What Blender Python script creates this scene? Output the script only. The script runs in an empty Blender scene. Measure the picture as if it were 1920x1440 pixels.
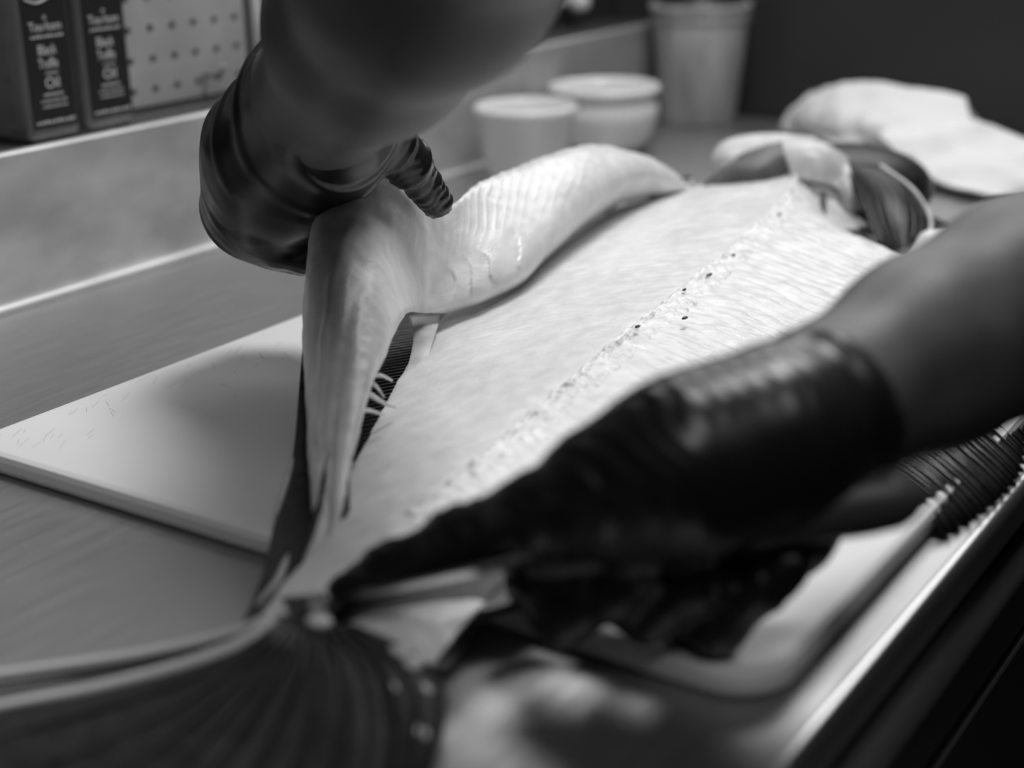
import bpy, bmesh, math, random
import numpy as np
from mathutils import Vector, Matrix

random.seed(7); RNG = np.random.default_rng(7)
SC = bpy.context.scene
COL = SC.collection
Z0 = 0.9                      # height of the counter top above the floor

# ------------------------------------------------------------------ camera
F_PX = 2788.37; YAW = 0.592555; PITCH = 0.339182; ROLL = -0.0190548; CAM_H = 0.31
def cam_axes():
    f = np.array([-math.sin(YAW)*math.cos(PITCH), math.cos(YAW)*math.cos(PITCH), -math.sin(PITCH)])
    r = np.array([math.cos(YAW), math.sin(YAW), 0.0]); u = np.cross(r, f)
    return r*math.cos(ROLL)+u*math.sin(ROLL), -r*math.sin(ROLL)+u*math.cos(ROLL), f
CR, CU, CF = cam_axes()
CAM = np.array([0.0, 0.0, Z0+CAM_H])
cam_data = bpy.data.cameras.new('camera'); cam = bpy.data.objects.new('camera', cam_data); COL.objects.link(cam)
cam.matrix_world = Matrix(((CR[0], CU[0], -CF[0], CAM[0]), (CR[1], CU[1], -CF[1], CAM[1]), (CR[2], CU[2], -CF[2], CAM[2]), (0, 0, 0, 1)))
cam_data.sensor_width = 36.0; cam_data.lens = F_PX/1920*36
cam_data.clip_start = 0.02
cam_data.dof.use_dof = True; cam_data.dof.focus_distance = 0.87; cam_data.dof.aperture_fstop = 3.4
SC.camera = cam

# ------------------------------------------------------------------ world, lights, exposure
w = bpy.data.worlds.new('world'); SC.world = w; w.use_nodes = True
w.node_tree.nodes['Background'].inputs[0].default_value = (.5, .5, .5, 1)
w.node_tree.nodes['Background'].inputs[1].default_value = 0.02
def area(name, loc, target, sx, sy, power):
    l = bpy.data.lights.new(name, 'AREA'); l.shape = 'RECTANGLE'; l.size = sx; l.size_y = sy; l.energy = power
    o = bpy.data.objects.new(name, l); COL.objects.link(o); o.location = loc
    o.rotation_euler = (Vector(target)-Vector(loc)).to_track_quat('-Z', 'Y').to_euler(); return o
area('ceiling_light_key', (-0.38, 1.05, Z0+1.45), (-0.45, 0.65, Z0), 0.5, 0.5, 17)
area('ceiling_light_back', (-1.15, 1.95, Z0+1.12), (-0.3, 0.4, Z0), 1.8, 0.8, 13)
area('ceiling_light_side', (0.30, -0.05, Z0+1.40), (-0.7, 0.6, Z0), 0.45, 0.45, 5)
SC.view_settings.view_transform = 'Standard'; SC.view_settings.look = 'None'
SC.view_settings.exposure = 0.15; SC.view_settings.gamma = 1.0; SC.view_settings.use_curve_mapping = False

# ------------------------------------------------------------------ pixel helpers: a direction; distance comes from a surface
def ray(px, py): return CF + CR*(px-960)/F_PX - CU*(py-720)/F_PX
def PD(px, py, d): return CAM + ray(px, py)*d
def PZ(px, py, z):
    r = ray(px, py); return CAM + r*((z+Z0-CAM[2])/r[2])
def PX(px, py, x):
    r = ray(px, py); return CAM + r*(x/r[0])

# ------------------------------------------------------------------ materials
def mat(name, v, rough=.5, metal=0.0, spec=.5, noise=None, bump=None, trans=0.0, sss=0.0, coat=0.0, alpha=1.0, ior=1.45):
    m = bpy.data.materials.new(name); m.use_nodes = True; nt = m.node_tree; b = nt.nodes['Principled BSDF']
    b.inputs['Base Color'].default_value = (v, v, v, 1); b.inputs['Roughness'].default_value = rough
    b.inputs['Metallic'].default_value = metal; b.inputs['Specular IOR Level'].default_value = spec
    b.inputs['Transmission Weight'].default_value = trans; b.inputs['IOR'].default_value = ior
    b.inputs['Coat Weight'].default_value = coat; b.inputs['Alpha'].default_value = alpha
    if sss:
        b.inputs['Subsurface Weight'].default_value = sss; b.inputs['Subsurface Radius'].default_value = (.006, .006, .006)
        b.inputs['Subsurface Scale'].default_value = 1.0
    tc = nt.nodes.new('ShaderNodeTexCoord')
    def tex(scale, detail, stretch):
        mp = nt.nodes.new('ShaderNodeMapping'); mp.inputs['Scale'].default_value = stretch
        nt.links.new(tc.outputs['Object'], mp.inputs[0])
        n = nt.nodes.new('ShaderNodeTexNoise'); n.inputs['Scale'].default_value = scale; n.inputs['Detail'].default_value = detail
        nt.links.new(mp.outputs[0], n.inputs['Vector']); return n.outputs['Fac']
    if noise:                                    # (scale, stretch, low, high, what)
        sc, st, lo, hi, what = noise
        rmp = nt.nodes.new('ShaderNodeMapRange'); rmp.inputs[1].default_value = .3; rmp.inputs[2].default_value = .7
        rmp.inputs[3].default_value = lo; rmp.inputs[4].default_value = hi
        nt.links.new(tex(sc, 5, st), rmp.inputs[0])
        if what == 'color':
            cb = nt.nodes.new('ShaderNodeCombineColor')
            for i in range(3): nt.links.new(rmp.outputs[0], cb.inputs[i])
            nt.links.new(cb.outputs[0], b.inputs['Base Color'])
        else: nt.links.new(rmp.outputs[0], b.inputs['Roughness'])
    if bump:                                     # (scale, stretch, strength, distance)
        sc, st, sg, ds = bump
        bp = nt.nodes.new('ShaderNodeBump'); bp.inputs['Strength'].default_value = sg; bp.inputs['Distance'].default_value = ds
        nt.links.new(tex(sc, 6, st), bp.inputs['Height']); nt.links.new(bp.outputs[0], b.inputs['Normal'])
    return m
M = {}
M['steel'] = mat('brushed steel', .42, .36, .93, noise=(20, (12, 1.0, 12), 0.38, .48, 'rough'), bump=(110, (9, .4, 9), .06, .001))
M['steel_splash'] = mat('brushed steel upright', .62, .55, .8, noise=(16, (1, .8, 1.6), .50, .74, 'color'), bump=(60, (1, .6, 9), .10, .001))
M['rail'] = mat('satin rail', .5, .35, .9)
M['steel_bright'] = mat('rounded steel edge', .72, .3, 1.0)
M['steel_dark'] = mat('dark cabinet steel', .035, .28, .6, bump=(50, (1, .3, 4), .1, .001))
M['board'] = mat('white plastic board', .70, .42, noise=(7, (1, 1, 1), .66, .74, 'color'), bump=(300, (1, 4, 1), .10, .0006))
M['scratch'] = mat('board scratches', .42, .7)
M['flesh'] = mat('raw white fish flesh', .74, .30, spec=.6, sss=.14, noise=(60, (1.6, 1, 1), .62, .76, 'color'), bump=(520, (1, 1, 1), .35, .0010))
M['flesh_wet'] = mat('wet bone and membrane', .78, .24, spec=.7, sss=.15, noise=(110, (1, 1, 1), .60, .92, 'color'), bump=(240, (1, 1, 1), .8, .0025))
M['membrane'] = mat('grey membrane', .10, .45, spec=.4, noise=(40, (1, 1, 1), .07, .14, 'color'))
M['skin_dark'] = mat('dark fish skin', .018, .38, spec=.4, noise=(120, (1, 1, 1), .009, .03, 'color'), bump=(500, (1, 1, 1), .3, .001))
M['skin_pale'] = mat('pale fish skin and edge glints', .55, .35, noise=(60, (1, 1, 1), .42, .62, 'color'))
M['fin_ray'] = mat('fin ray', .05, .22, spec=.8)
M['fin_ray_shine'] = mat('fin ray with painted shine', .65, .3)
M['fin_web'] = mat('grey fin web', .14, .4, noise=(50, (1, 1, 1), .09, .2, 'color'))
M['glove'] = mat('black nitrile', .010, .30, spec=.5, noise=(60, (1, 1, 1), .26, .38, 'rough'), bump=(90, (1, 1, 1), .12, .001))
M['arm'] = mat('bare skin', .09, .5, spec=.4, noise=(26, (1, 1, 1), .055, .12, 'color'), bump=(420, (1, 1, 1), .12, .001))
M['shirt'] = mat('dark cotton', .03, .85, bump=(500, (1, 1, 1), .2, .001))
M['blade'] = mat('polished blade', .85, .22, 1.0)
M['handle'] = mat('black handle', .05, .45, spec=.6)
M['ceramic'] = mat('white glazed ceramic', .74, .16, spec=.5)
M['plastic'] = mat('clear cloudy plastic', .6, .3, trans=.35, ior=1.2, noise=(20, (3, 3, .6), .45, .7, 'color'))
M['sauce'] = mat('dark contents', .02, .4)
M['towel'] = mat('white cotton towel', .78, .95, spec=.1, bump=(420, (1, 1, 1), .3, .001))
M['glass'] = mat('bottle glass', .8, .05, trans=.9, ior=1.45)
M['oil'] = mat('oil', .2, .12, spec=.6, noise=(14, (1, 1, .6), .10, .30, 'color'))
M['label'] = mat('black paper label', .010, .5)
M['ink'] = mat('pale print', .55, .6)
M['cap'] = mat('black cap', .02, .35)
M['peg'] = mat('grey pegboard', .30, .6, noise=(14, (1, 1, 1), .25, .36, 'color'))
M['wall'] = mat('dark wall', .03, .45)
M['ledge'] = mat('dark ledge', .05, .4)
M['panel'] = mat('dark partition', .035, .38, bump=(40, (1, 1, 1), .05, .001))
M['white'] = mat('white enamel', .8, .35)
M['floor'] = mat('dark quarry tile', .05, .5)

# ------------------------------------------------------------------ object helpers
def link(name, mesh, m, parent=None, smooth=True):
    o = bpy.data.objects.new(name, mesh); COL.objects.link(o)
    for mm in (m if isinstance(m, (list, tuple)) else [m]): mesh.materials.append(M[mm])
    if smooth:
        mesh.polygons.foreach_set('use_smooth', [True]*len(mesh.polygons))
    if parent is not None: o.parent = parent; o.matrix_parent_inverse = parent.matrix_world.inverted()
    return o
def thing(name, label, cat, loc, group=None):
    o = bpy.data.objects.new(name, None); COL.objects.link(o); o.location = loc; o.empty_display_size = .02
    o.matrix_world = Matrix.Translation(Vector(loc))
    return tag(o, label, cat, group)
def tag(o, label=None, cat=None, group=None, kind=None):
    if label: o['label'] = label
    if cat: o['category'] = cat
    if group: o['group'] = group
    if kind: o['kind'] = kind
    return o
def pydata(name, v, f):
    me = bpy.data.meshes.new(name); me.from_pydata([tuple(map(float, p)) for p in v], [], [tuple(map(int, q)) for q in f]); me.update(); return me
def box(name, lo, hi, m, parent=None, bevel=0.0, seg=3):
    bm = bmesh.new(); bmesh.ops.create_cube(bm, size=1)
    lo = Vector(lo); hi = Vector(hi)
    for v in bm.verts: v.co = Vector([(lo[i]+hi[i])/2+v.co[i]*(hi[i]-lo[i]) for i in range(3)])
    if bevel: bmesh.ops.bevel(bm, geom=bm.edges[:], offset=bevel, segments=seg, affect='EDGES', profile=.5)
    me = bpy.data.meshes.new(name); bm.to_mesh(me); bm.free()
    return link(name, me, m, parent, smooth=False)
def lathe(name, prof, c, m, parent=None, n=48):
    v = []; f = []
    for r, z in prof:
        for i in range(n): a = 2*math.pi*i/n; v.append((c[0]+r*math.cos(a), c[1]+r*math.sin(a), c[2]+z))
    for j in range(len(prof)-1):
        for i in range(n): f.append((j*n+i, j*n+(i+1) % n, (j+1)*n+(i+1) % n, (j+1)*n+i))
    return link(name, pydata(name, v, f), m, parent)
def crom(P, n):
    """Catmull-Rom through the rows of P (k,...) resampled to n rows."""
    P = np.asarray(P, float); k = len(P)
    t = np.linspace(0, k-1, n); i = np.minimum(t.astype(int), k-2); u = (t-i).reshape((-1,)+(1,)*(P.ndim-1))
    Q = np.concatenate([(2*P[:1]-P[1:2]), P, (2*P[-1:]-P[-2:-1])])
    a, b, c, d = Q[i], Q[i+1], Q[i+2], Q[i+3]
    return .5*((2*b)+(c-a)*u+(2*a-5*b+4*c-d)*u*u+(3*b-a-3*c+d)*u**3)
def loft(curves, nu, nv):
    """curves: (k, n, 3) world points -> (nu, nv, 3); u runs along each curve, v across the curves."""
    g = np.stack([crom(c, nu) for c in curves], 1)          # nu,k,3
    return crom(g.transpose(1, 0, 2), nv).transpose(1, 0, 2)
def normals(G):
    du = np.gradient(G, axis=0); dv = np.gradient(G, axis=1); n = np.cross(du, dv)
    return n/np.maximum(np.linalg.norm(n, axis=2, keepdims=True), 1e-12)
def toward_cam(G, N):
    s = np.sign((N*(CAM-G)).sum(2).mean()); return N*(s if s else 1)
def grid_mesh(name, G):
    nu, nv, _ = G.shape; ii = np.arange(nu*nv).reshape(nu, nv)
    f = np.stack([ii[:-1, :-1], ii[1:, :-1], ii[1:, 1:], ii[:-1, 1:]], -1).reshape(-1, 4)
    return pydata(name, G.reshape(-1, 3), f)
def slab(name, G, N, th, m, parent=None, m_back=None):
    """closed sheet: front grid G, back grid G - N*th."""
    nu, nv, _ = G.shape; B = G-N*th; n = nu*nv
    ii = np.arange(n).reshape(nu, nv); F = []
    a = np.stack([ii[:-1, :-1], ii[1:, :-1], ii[1:, 1:], ii[:-1, 1:]], -1).reshape(-1, 4)
    F += a.tolist(); F += (a[:, ::-1]+n).tolist()
    loop = list(ii[:, 0])+list(ii[-1, 1:])+list(ii[-2::-1, -1])+list(ii[0, -2:0:-1])
    for p, q in zip(loop, loop[1:]+loop[:1]): F.append((q, p, p+n, q+n))
    me = pydata(name, np.concatenate([G.reshape(-1, 3), B.reshape(-1, 3)]), F)
    o = link(name, me, [m, m_back or m], parent)
    k = len(a); idx = np.zeros(len(F), int); idx[k:2*k] = 1
    me.polygons.foreach_set('material_index', idx)
    bm = bmesh.new(); bm.from_mesh(me); bmesh.ops.recalc_face_normals(bm, faces=bm.faces[:]); bm.to_mesh(me); bm.free()
    return o
def tube_mesh(name, pts, rad, n=6):
    pts = np.asarray(pts, float); k = len(pts); T = np.gradient(pts, axis=0); T /= np.linalg.norm(T, axis=1, keepdims=True)+1e-12
    up = np.array([.31, .17, .93]); A = np.cross(T, up); A /= np.linalg.norm(A, axis=1, keepdims=True)+1e-12; B = np.cross(T, A)
    rad = np.broadcast_to(rad, (k,)); v = []; f = []
    for i in range(k):
        for j in range(n):
            a = 2*math.pi*j/n; v.append(pts[i]+rad[i]*(A[i]*math.cos(a)+B[i]*math.sin(a)))
    for i in range(k-1):
        for j in range(n): f.append((i*n+j, i*n+(j+1) % n, (i+1)*n+(j+1) % n, (i+1)*n+j))
    f.append(tuple(range(n))[::-1]); f.append(tuple(range((k-1)*n, k*n)))
    return pydata(name, v, f)
def vnoise(P, scale, seed=0):
    """cheap smooth value noise on (...,3) points, about -1..1"""
    q = np.asarray(P)*scale+seed*17.3; i = np.floor(q).astype(np.int64); u = q-i; u = u*u*(3-2*u)
    def h(a, b, c):
        x = (a*374761393+b*668265263+c*1274126177+seed*97) & 0x7fffffff
        x = ((x ^ (x >> 13))*1274126177) & 0x7fffffff
        return ((x ^ (x >> 16)) & 0xffff)/32767.5-1
    r = 0
    for dx in (0, 1):
        for dy in (0, 1):
            for dz in (0, 1):
                wgt = (u[..., 0] if dx else 1-u[..., 0])*(u[..., 1] if dy else 1-u[..., 1])*(u[..., 2] if dz else 1-u[..., 2])
                r = r+wgt*h(i[..., 0]+dx, i[..., 1]+dy, i[..., 2]+dz)
    return r
# ---- rounded-cone distance fields -> one continuous surface (naive surface nets)
def seg_dist(P, a, b, ra, rb):
    ab = b-a; t = np.clip(((P-a)@ab)/(ab@ab), 0, 1)
    return np.linalg.norm(P-a-t[..., None]*ab, axis=-1)-(ra+(rb-ra)*t)
def smin(a, b, k):
    h = np.clip(.5+.5*(b-a)/k, 0, 1); return b*(1-h)+a*h-k*h*(1-h)
def field_mesh(name, groups, h, kg, post=None):
    allp = [(p, r) for g in groups for a, b, ra, rb in g['s'] for p, r in ((a, ra), (b, rb))]
    lo = np.min([p-r for p, r in allp], 0)-3*h; hi = np.max([p+r for p, r in allp], 0)+3*h
    n = np.ceil((hi-lo)/h).astype(int)+1
    ax = [lo[i]+h*np.arange(n[i]) for i in range(3)]
    P = np.stack(np.meshgrid(*ax, indexing='ij'), -1)
    D = None
    for g in groups:
        d = None
        for a, b, ra, rb in g['s']:
            e = seg_dist(P, a, b, ra, rb); d = e if d is None else smin(d, e, g.get('k', .008))
        D = d if D is None else smin(D, d, kg)
    if post is not None: D = post(P, D)
    s = D < 0; c = np.zeros(np.array(D.shape)-1, int)
    offs = [(i, j, k) for i in (0, 1) for j in (0, 1) for k in (0, 1)]
    sl = lambda o: tuple(slice(o[i], D.shape[i]-1+o[i]) for i in range(3))
    for o in offs: c += s[sl(o)]
    act = np.argwhere((c > 0) & (c < 8)); vid = -np.ones(c.shape, int); vid[tuple(act.T)] = np.arange(len(act))
    acc = np.zeros((len(act), 3)); cnt = np.zeros(len(act))
    for o in offs:
        for k in range(3):
            if o[k]: continue
            q = list(o); q[k] = 1
            A = D[tuple((act+o).T)]; B = D[tuple((act+q).T)]; m = (A < 0) != (B < 0)
            t = A[m]/(A[m]-B[m]); pos = (act[m]+o).astype(float); pos[:, k] += t
            acc[m] += pos; cnt[m] += 1
    V = lo+h*acc/cnt[:, None]; F = []
    for k in range(3):
        i1, i2 = (k+1) % 3, (k+2) % 3
        sa = [slice(None)]*3; sb = [slice(None)]*3; sa[k] = slice(0, -1); sb[k] = slice(1, None)
        S0, S1 = s[tuple(sa)], s[tuple(sb)]
        e = np.argwhere(S0 != S1); e = e[(e[:, i1] > 0) & (e[:, i2] > 0)]
        sgn = S0[tuple(e.T)]
        d1 = np.zeros(3, int); d1[i1] = 1; d2 = np.zeros(3, int); d2[i2] = 1
        ok = np.all(e < np.array(c.shape), 1); e = e[ok]; sgn = sgn[ok]
        q = np.stack([vid[tuple((e-d1-d2).T)], vid[tuple((e-d2).T)], vid[tuple(e.T)], vid[tuple((e-d1).T)]], 1)
        q = np.where(sgn[:, None], q, q[:, ::-1]); F += q.tolist()
    return pydata(name, V, F)

# ================================================================== SETTING
tag(box('floor', (-3, -2, -.05), (2.5, 4, 0), 'floor'), kind='structure')
tag(box('wall_left', (-1.06, -1.2, 0), (-.995, 3.2, Z0+.62), 'wall'), kind='structure')
XB = -.904                                                     # face of the steel upstand
ctr = thing('prep_counter', 'stainless steel prep counter with a low upstand along the wall', 'counter', (-.54, .8, 0))
box('worktop', (XB, -.6, Z0-.03), (-.178, 1.72, Z0), 'steel', ctr, .003)
box('backsplash', (XB-.012, -.6, Z0-.03), (XB, 1.72, Z0+.1145), 'steel_splash', ctr, .002)
link('cove_strip', tube_mesh('cove_strip', [(XB+.004, y, Z0+.002) for y in np.linspace(-.59, 1.71, 8)], .0045, 10), 'steel_splash', ctr)
link('top_lip', tube_mesh('top_lip', [(XB-.004, y, Z0+.1118) for y in np.linspace(-.59, 1.71, 8)], .0035, 10), 'steel_splash', ctr)
link('front_nosing', tube_mesh('front_nosing', [(-.179, y, Z0-.005) for y in np.linspace(-.59, 1.71, 8)], .005, 12), 'steel_bright', ctr)
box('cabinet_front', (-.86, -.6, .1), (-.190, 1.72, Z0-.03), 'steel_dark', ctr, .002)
hz = PX(1653, 1440, -.172)[2]; lz = PX(1777, 1440, -.182)[2]
link('pull_rail', tube_mesh('pull_rail', [(-.180, y, hz) for y in np.linspace(-.55, 1.68, 8)], .009, 14), 'rail', ctr)
link('drawer_lip', tube_mesh('drawer_lip', [(-.188, y, lz) for y in np.linspace(-.55, 1.68, 8)], .0022, 8), 'steel_bright', ctr)
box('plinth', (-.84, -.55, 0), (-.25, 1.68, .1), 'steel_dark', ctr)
tag(box('wall_ledge', (-.995, -.6, Z0+.06), (XB-.012, 1.72, Z0+.112), 'ledge'), 'dark ledge running behind the steel upstand', 'ledge')
tag(box('partition', (-.995, 1.735, 0), (.15, 1.765, Z0+.36), 'panel', bevel=.004), 'dark smooth partition closing the far end of the counter', 'partition')

# perforated panel with real holes, one-inch pitch
xp = -.975; h0 = PX(287, 111, xp); pit = .0256; hr = .0037
v = []; f = []; y_lo, z_lo = h0[1]-pit*11.5, h0[2]-pit*1.9
for a in range(16):
    for b in range(12):
        cy = h0[1]+(a-11)*pit; cz = h0[2]+(b-1)*pit; base = len(v)
        for k in range(16):
            t = 2*math.pi*k/16; c, s_ = math.cos(t), math.sin(t); q = pit/2/max(abs(c), abs(s_))
            v.append((xp, cy+q*c, cz+q*s_))
        for k in range(16):
            t = 2*math.pi*k/16; v.append((xp, cy+hr*math.cos(t), cz+hr*math.sin(t)))
        for k in range(16):
            t = 2*math.pi*k/16; v.append((xp-.006, cy+hr*math.cos(t), cz+hr*math.sin(t)))
        for k in range(16):
            k2 = (k+1) % 16
            f.append((base+k, base+k2, base+16+k2, base+16+k)); f.append((base+16+k, base+16+k2, base+32+k2, base+32+k))
tag(link('perforated_panel', pydata('perforated_panel', v, f), 'peg', smooth=False), 'grey panel with rows of round holes behind the oil bottles', 'pegboard')
hp = PX(383, 140, xp)
tag(link('peg_hook', tube_mesh('peg_hook', [(xp-.004, hp[1], hp[2]), (xp+.012, hp[1], hp[2]), (xp+.022, hp[1], hp[2]+.003), (xp+.025, hp[1], hp[2]+.010)], .0022, 8), 'steel'),
    'small metal hook stuck in the grey perforated panel', 'hook')
cp = PX(480, 30, -.968)
tag(link('wall_pipe', tube_mesh('wall_pipe', [(-.968, cp[1], Z0+.112+t) for t in np.linspace(0, .5, 6)], .0052, 12), 'white'), 'thin white upright pipe at the end of the perforated panel', 'pipe')
kp = PX(1086, 2, -.97)
lathe('coat_hook', [(.0, .026), (.010, .025), (.0135, .018), (.0135, .006), (.009, 0), (0, 0)], (kp[0], kp[1], kp[2]-.012), 'white')
tag(bpy.data.objects['coat_hook'], 'small white round-ended hook on the dark wall above the bowls', 'hook')
box('coat_hook_stem', (-.996, kp[1]-.004, kp[2]-.004), (kp[0], kp[1]+.004, kp[2]+.004), 'white', bpy.data.objects['coat_hook']).name = 'stem'

# ---- bottles on the ledge
def text_line(txt, size, loc, parent, wmax=None):
    cu = bpy.data.curves.new('lettering', 'FONT'); cu.body = txt; cu.size = size; cu.align_x = 'CENTER'; cu.extrude = .0001
    t = bpy.data.objects.new('lettering', cu); COL.objects.link(t)
    bpy.context.view_layer.update()
    me = bpy.data.meshes.new_from_object(t.evaluated_get(bpy.context.evaluated_depsgraph_get()))
    bpy.data.objects.remove(t); bpy.data.curves.remove(cu)
    xs = [q.co.x for q in me.vertices]; wd = max(xs)-min(xs); s = min(1.0, wmax/wd) if wmax else 1.0
    for q in me.vertices: x, y, z = q.co; q.co = (loc[0]+z, loc[1]+x*s, loc[2]+y)
    return link('lettering', me, 'ink', parent, smooth=False)
def bottle(px, label):
    ex = XB-.019; c = PX(px, 200, ex); wd = .049; cx = ex-wd/2; cy = c[1]; zb = Z0+.112
    r = thing('oil_bottle', label, 'bottle', (cx, cy, zb), 'square oil bottles on the ledge')
    prof = [(wd/2-.002, 0), (wd/2, .004), (wd/2, .175), (wd/2-.006, .188), (.013, .205), (.012, .235), (.0135, .236), (.0135, .243), (.011, .244)]
    def sq(name, pr, m, shrink=0.0, n=8):
        v = []; f = []
        for q, z in pr:
            q = max(q-shrink, .002); rr = q*(.22 if q > .016 else 1.0)
            for cxs, cys, a0 in ((1, 1, 0), (-1, 1, 90), (-1, -1, 180), (1, -1, 270)):
                for k in range(5):
                    a = math.radians(a0+k*22.5); v.append((cx+cxs*(q-rr)+rr*math.cos(a), cy+cys*(q-rr)+rr*math.sin(a), zb+z))
        m_ = 20
        for j in range(len(pr)-1):
            for i in range(m_): f.append((j*m_+i, j*m_+(i+1) % m_, (j+1)*m_+(i+1) % m_, (j+1)*m_+i))
        f.append(tuple(range(m_))[::-1]); f.append(tuple(range((len(pr)-1)*m_, len(pr)*m_)))
        return link(name, pydata(name, v, f), m, r, smooth=False)
    sq('glass_body', prof, 'glass')
    sq('oil', [(wd/2, .005), (wd/2, .172), (wd/2-.006, .184)], 'oil', .0025)
    lathe('cap', [(0, .268), (.014, .268), (.0155, .265), (.0155, .238), (.014, .237)], (cx, cy, zb), 'cap', r, 24)
    xf = ex+.0006
    lab = box('label', (ex-.0002, cy-.0205, zb+.012), (xf, cy+.0205, zb+.150), 'label', r)
    xt = xf+.0002
    def bar(z, y0, y1, hh):
        n = 9; ys = np.linspace(y0, y1, n+1)
        v = []; f = []
        for i in range(n):
            e = (ys[i+1]-ys[i])*.14; b = len(v)
            v += [(xt, cy+ys[i]+e, zb+z), (xt, cy+ys[i+1]-e, zb+z), (xt, cy+ys[i+1]-e, zb+z+hh*(.7+.3*(i % 3)/2)), (xt, cy+ys[i]+e, zb+z+hh*(.7+.3*(i % 3)/2))]
            f.append((b, b+1, b+2, b+3))
        link('small_print', pydata('small_print', v, f), 'ink', lab, smooth=False)
    for k in (0, 1):                                          # the two wavy lines of the emblem
        yy = np.linspace(-.0165, .0165, 24)
        link('wave_emblem', tube_mesh('wave_emblem', [(xt, cy+y, zb+.106+k*.0048+.0022*math.sin(y/.0165*math.pi+2.6)*-1) for y in yy], .0008, 6), 'ink', lab)
    text_line('*', .008, (xt, cy, zb+.089), lab)
    text_line('Tou\u00b7hom', .0095, (xt, cy, zb+.0835), lab, .030)
    bar(.0785, -.015, .016, .0018)
    text_line('Black', .0105, (xt, cy-.001, zb+.066), lab, .017)
    text_line('Truffle', .0105, (xt, cy-.001, zb+.056), lab, .018)
    bar(.0515, -.005, .007, .0014)
    text_line('Oil', .0115, (xt, cy+.001, zb+.041), lab, .013)
    bar(.0355, -.009, .010, .0018); bar(.0310, -.012, .013, .0014); bar(.0268, -.011, .013, .0014)
    bar(.0150, -.0185, .0185, .0022)
    return r
bottle(101, 'square oil bottle with a scuffed black label, farther from the pegboard holes')
bottle(210, 'square oil bottle with a clean black label beside the pegboard holes')

# ================================================================== BOARD
BT = .0127; bx0, bx1, by0, by1 = -.680, -.196, .462, 1.16
def rounded_rect(x0, x1, y0, y1, r, n=10):
    P = []
    for cx, cy, a0 in ((x1-r, y1-r, 0), (x0+r, y1-r, 90), (x0+r, y0+r, 180), (x1-r, y0+r, 270)):
        for k in range(n+1): a = math.radians(a0+90*k/n); P.append((cx+r*math.cos(a), cy+r*math.sin(a)))
    return P
rings = []
for ins, z in ((.004, 0), (.001, .0015), (0, .004), (0, BT-.004), (.0012, BT-.0012), (.004, BT)):
    rings.append([(x, y, Z0+z+.0002) for x, y in rounded_rect(bx0+ins, bx1-ins, by0+ins, by1-ins, .026)])
nr = len(rings[0]); v = [p for r in rings for p in r]; f = []
for j in range(len(rings)-1):
    for i in range(nr): f.append((j*nr+i, j*nr+(i+1) % nr, (j+1)*nr+(i+1) % nr, (j+1)*nr+i))
f.append(tuple(range(nr))[::-1]); f.append(tuple(range((len(rings)-1)*nr, len(rings)*nr)))
bd = link('cutting_board', pydata('cutting_board', v, f), 'board', smooth=False)
tag(bd, 'white plastic cutting board with rounded corners under the fish', 'cutting board')
sm = []; sf = []
for k in range(45):                                           # knife scratches near the far edge and the corner
    x = bx0+.006+abs(random.gauss(0, .03)); y = by0+.02+random.random()*.22; L = .004+.012*random.random(); a = random.gauss(.9, .35); t = .00022
    dx, dy = L*math.cos(a), -L*math.sin(a); b = len(sm)
    sm += [(x, y, Z0+BT+.0003), (x+t, y+t, Z0+BT+.0003), (x+dx+t, y+dy+t, Z0+BT+.0003), (x+dx, y+dy, Z0+BT+.0003)]; sf.append((b, b+1, b+2, b+3))
tag(link('scratches', pydata('scratches', sm, sf), 'scratch', bd, smooth=False), kind='stuff')

# ================================================================== FISH
fish = thing('flatfish', 'large half-filleted flatfish with white flesh lying along the cutting board', 'fish', (-.42, .8, Z0+BT))
YS = np.array([.385, .40, .44, .50, .58, .66, .76, .88, 1.0, 1.03, 1.06, 1.10, 1.16])
LX = np.array([-.380, -.386, -.399, -.434, -.477, -.520, -.562, -.600, -.604, -.600, -.594, -.582, -.556])
SX = np.array([-.366, -.369, -.370, -.373, -.381, -.391, -.403, -.420, -.443, -.450, -.457, -.467, -.490])
RX = np.array([-.361, -.362, -.358, -.340, -.265, -.236, -.238, -.258, -.312, -.341, -.395, -.437, -.474])
RX2 = np.array([-.352, -.346, -.322, -.290, -.255, -.236, -.238, -.258, -.312, -.335, -.365, -.40, -.45])
SZ = np.array([.030, .032, .037, .041, .046, .051, .055, .057, .058, .058, .058, .058, .056])
LZ = np.array([.028, .030, .030, .030, .029, .027, .028, .032, .037, .038, .039, .041, .046])
RZ = np.array([.029, .031, .034, .035, .030, .029, .030, .031, .030, .030, .033, .037, .046])
def smooth_prof(A):
    t = np.linspace(YS[0], YS[-1], 400); a = np.interp(t, YS, A)
    k = np.ones(15)/15; p = np.pad(a, 7, mode='edge'); return t, np.convolve(p, k, 'valid')
PR = {k: smooth_prof(a) for k, a in dict(L=LX, S=SX, R=RX, R2=RX2, SZ=SZ, LZ=LZ, RZ=RZ).items()}
def at(k, y): return np.interp(y, *PR[k])
# top sheet: bones and flesh left on the frame
ny, ns = 620, 190
yy = np.linspace(YS[0], YS[-1], ny)[:, None]; s = np.linspace(-1, 1, ns)[None, :]
L, S, Rr = at('L', yy), at('S', yy), at('R', yy)
tl = np.clip(-s, 0, 1); tr = np.clip(s, 0, 1)
X = S+(L-S)*tl+(Rr-S)*tr
Zt = at('SZ', yy)-(at('SZ', yy)-at('LZ', yy))*(tl**1.6)-(at('SZ', yy)-at('RZ', yy))*(tr**1.3)
Yg = yy+0*s
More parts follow.
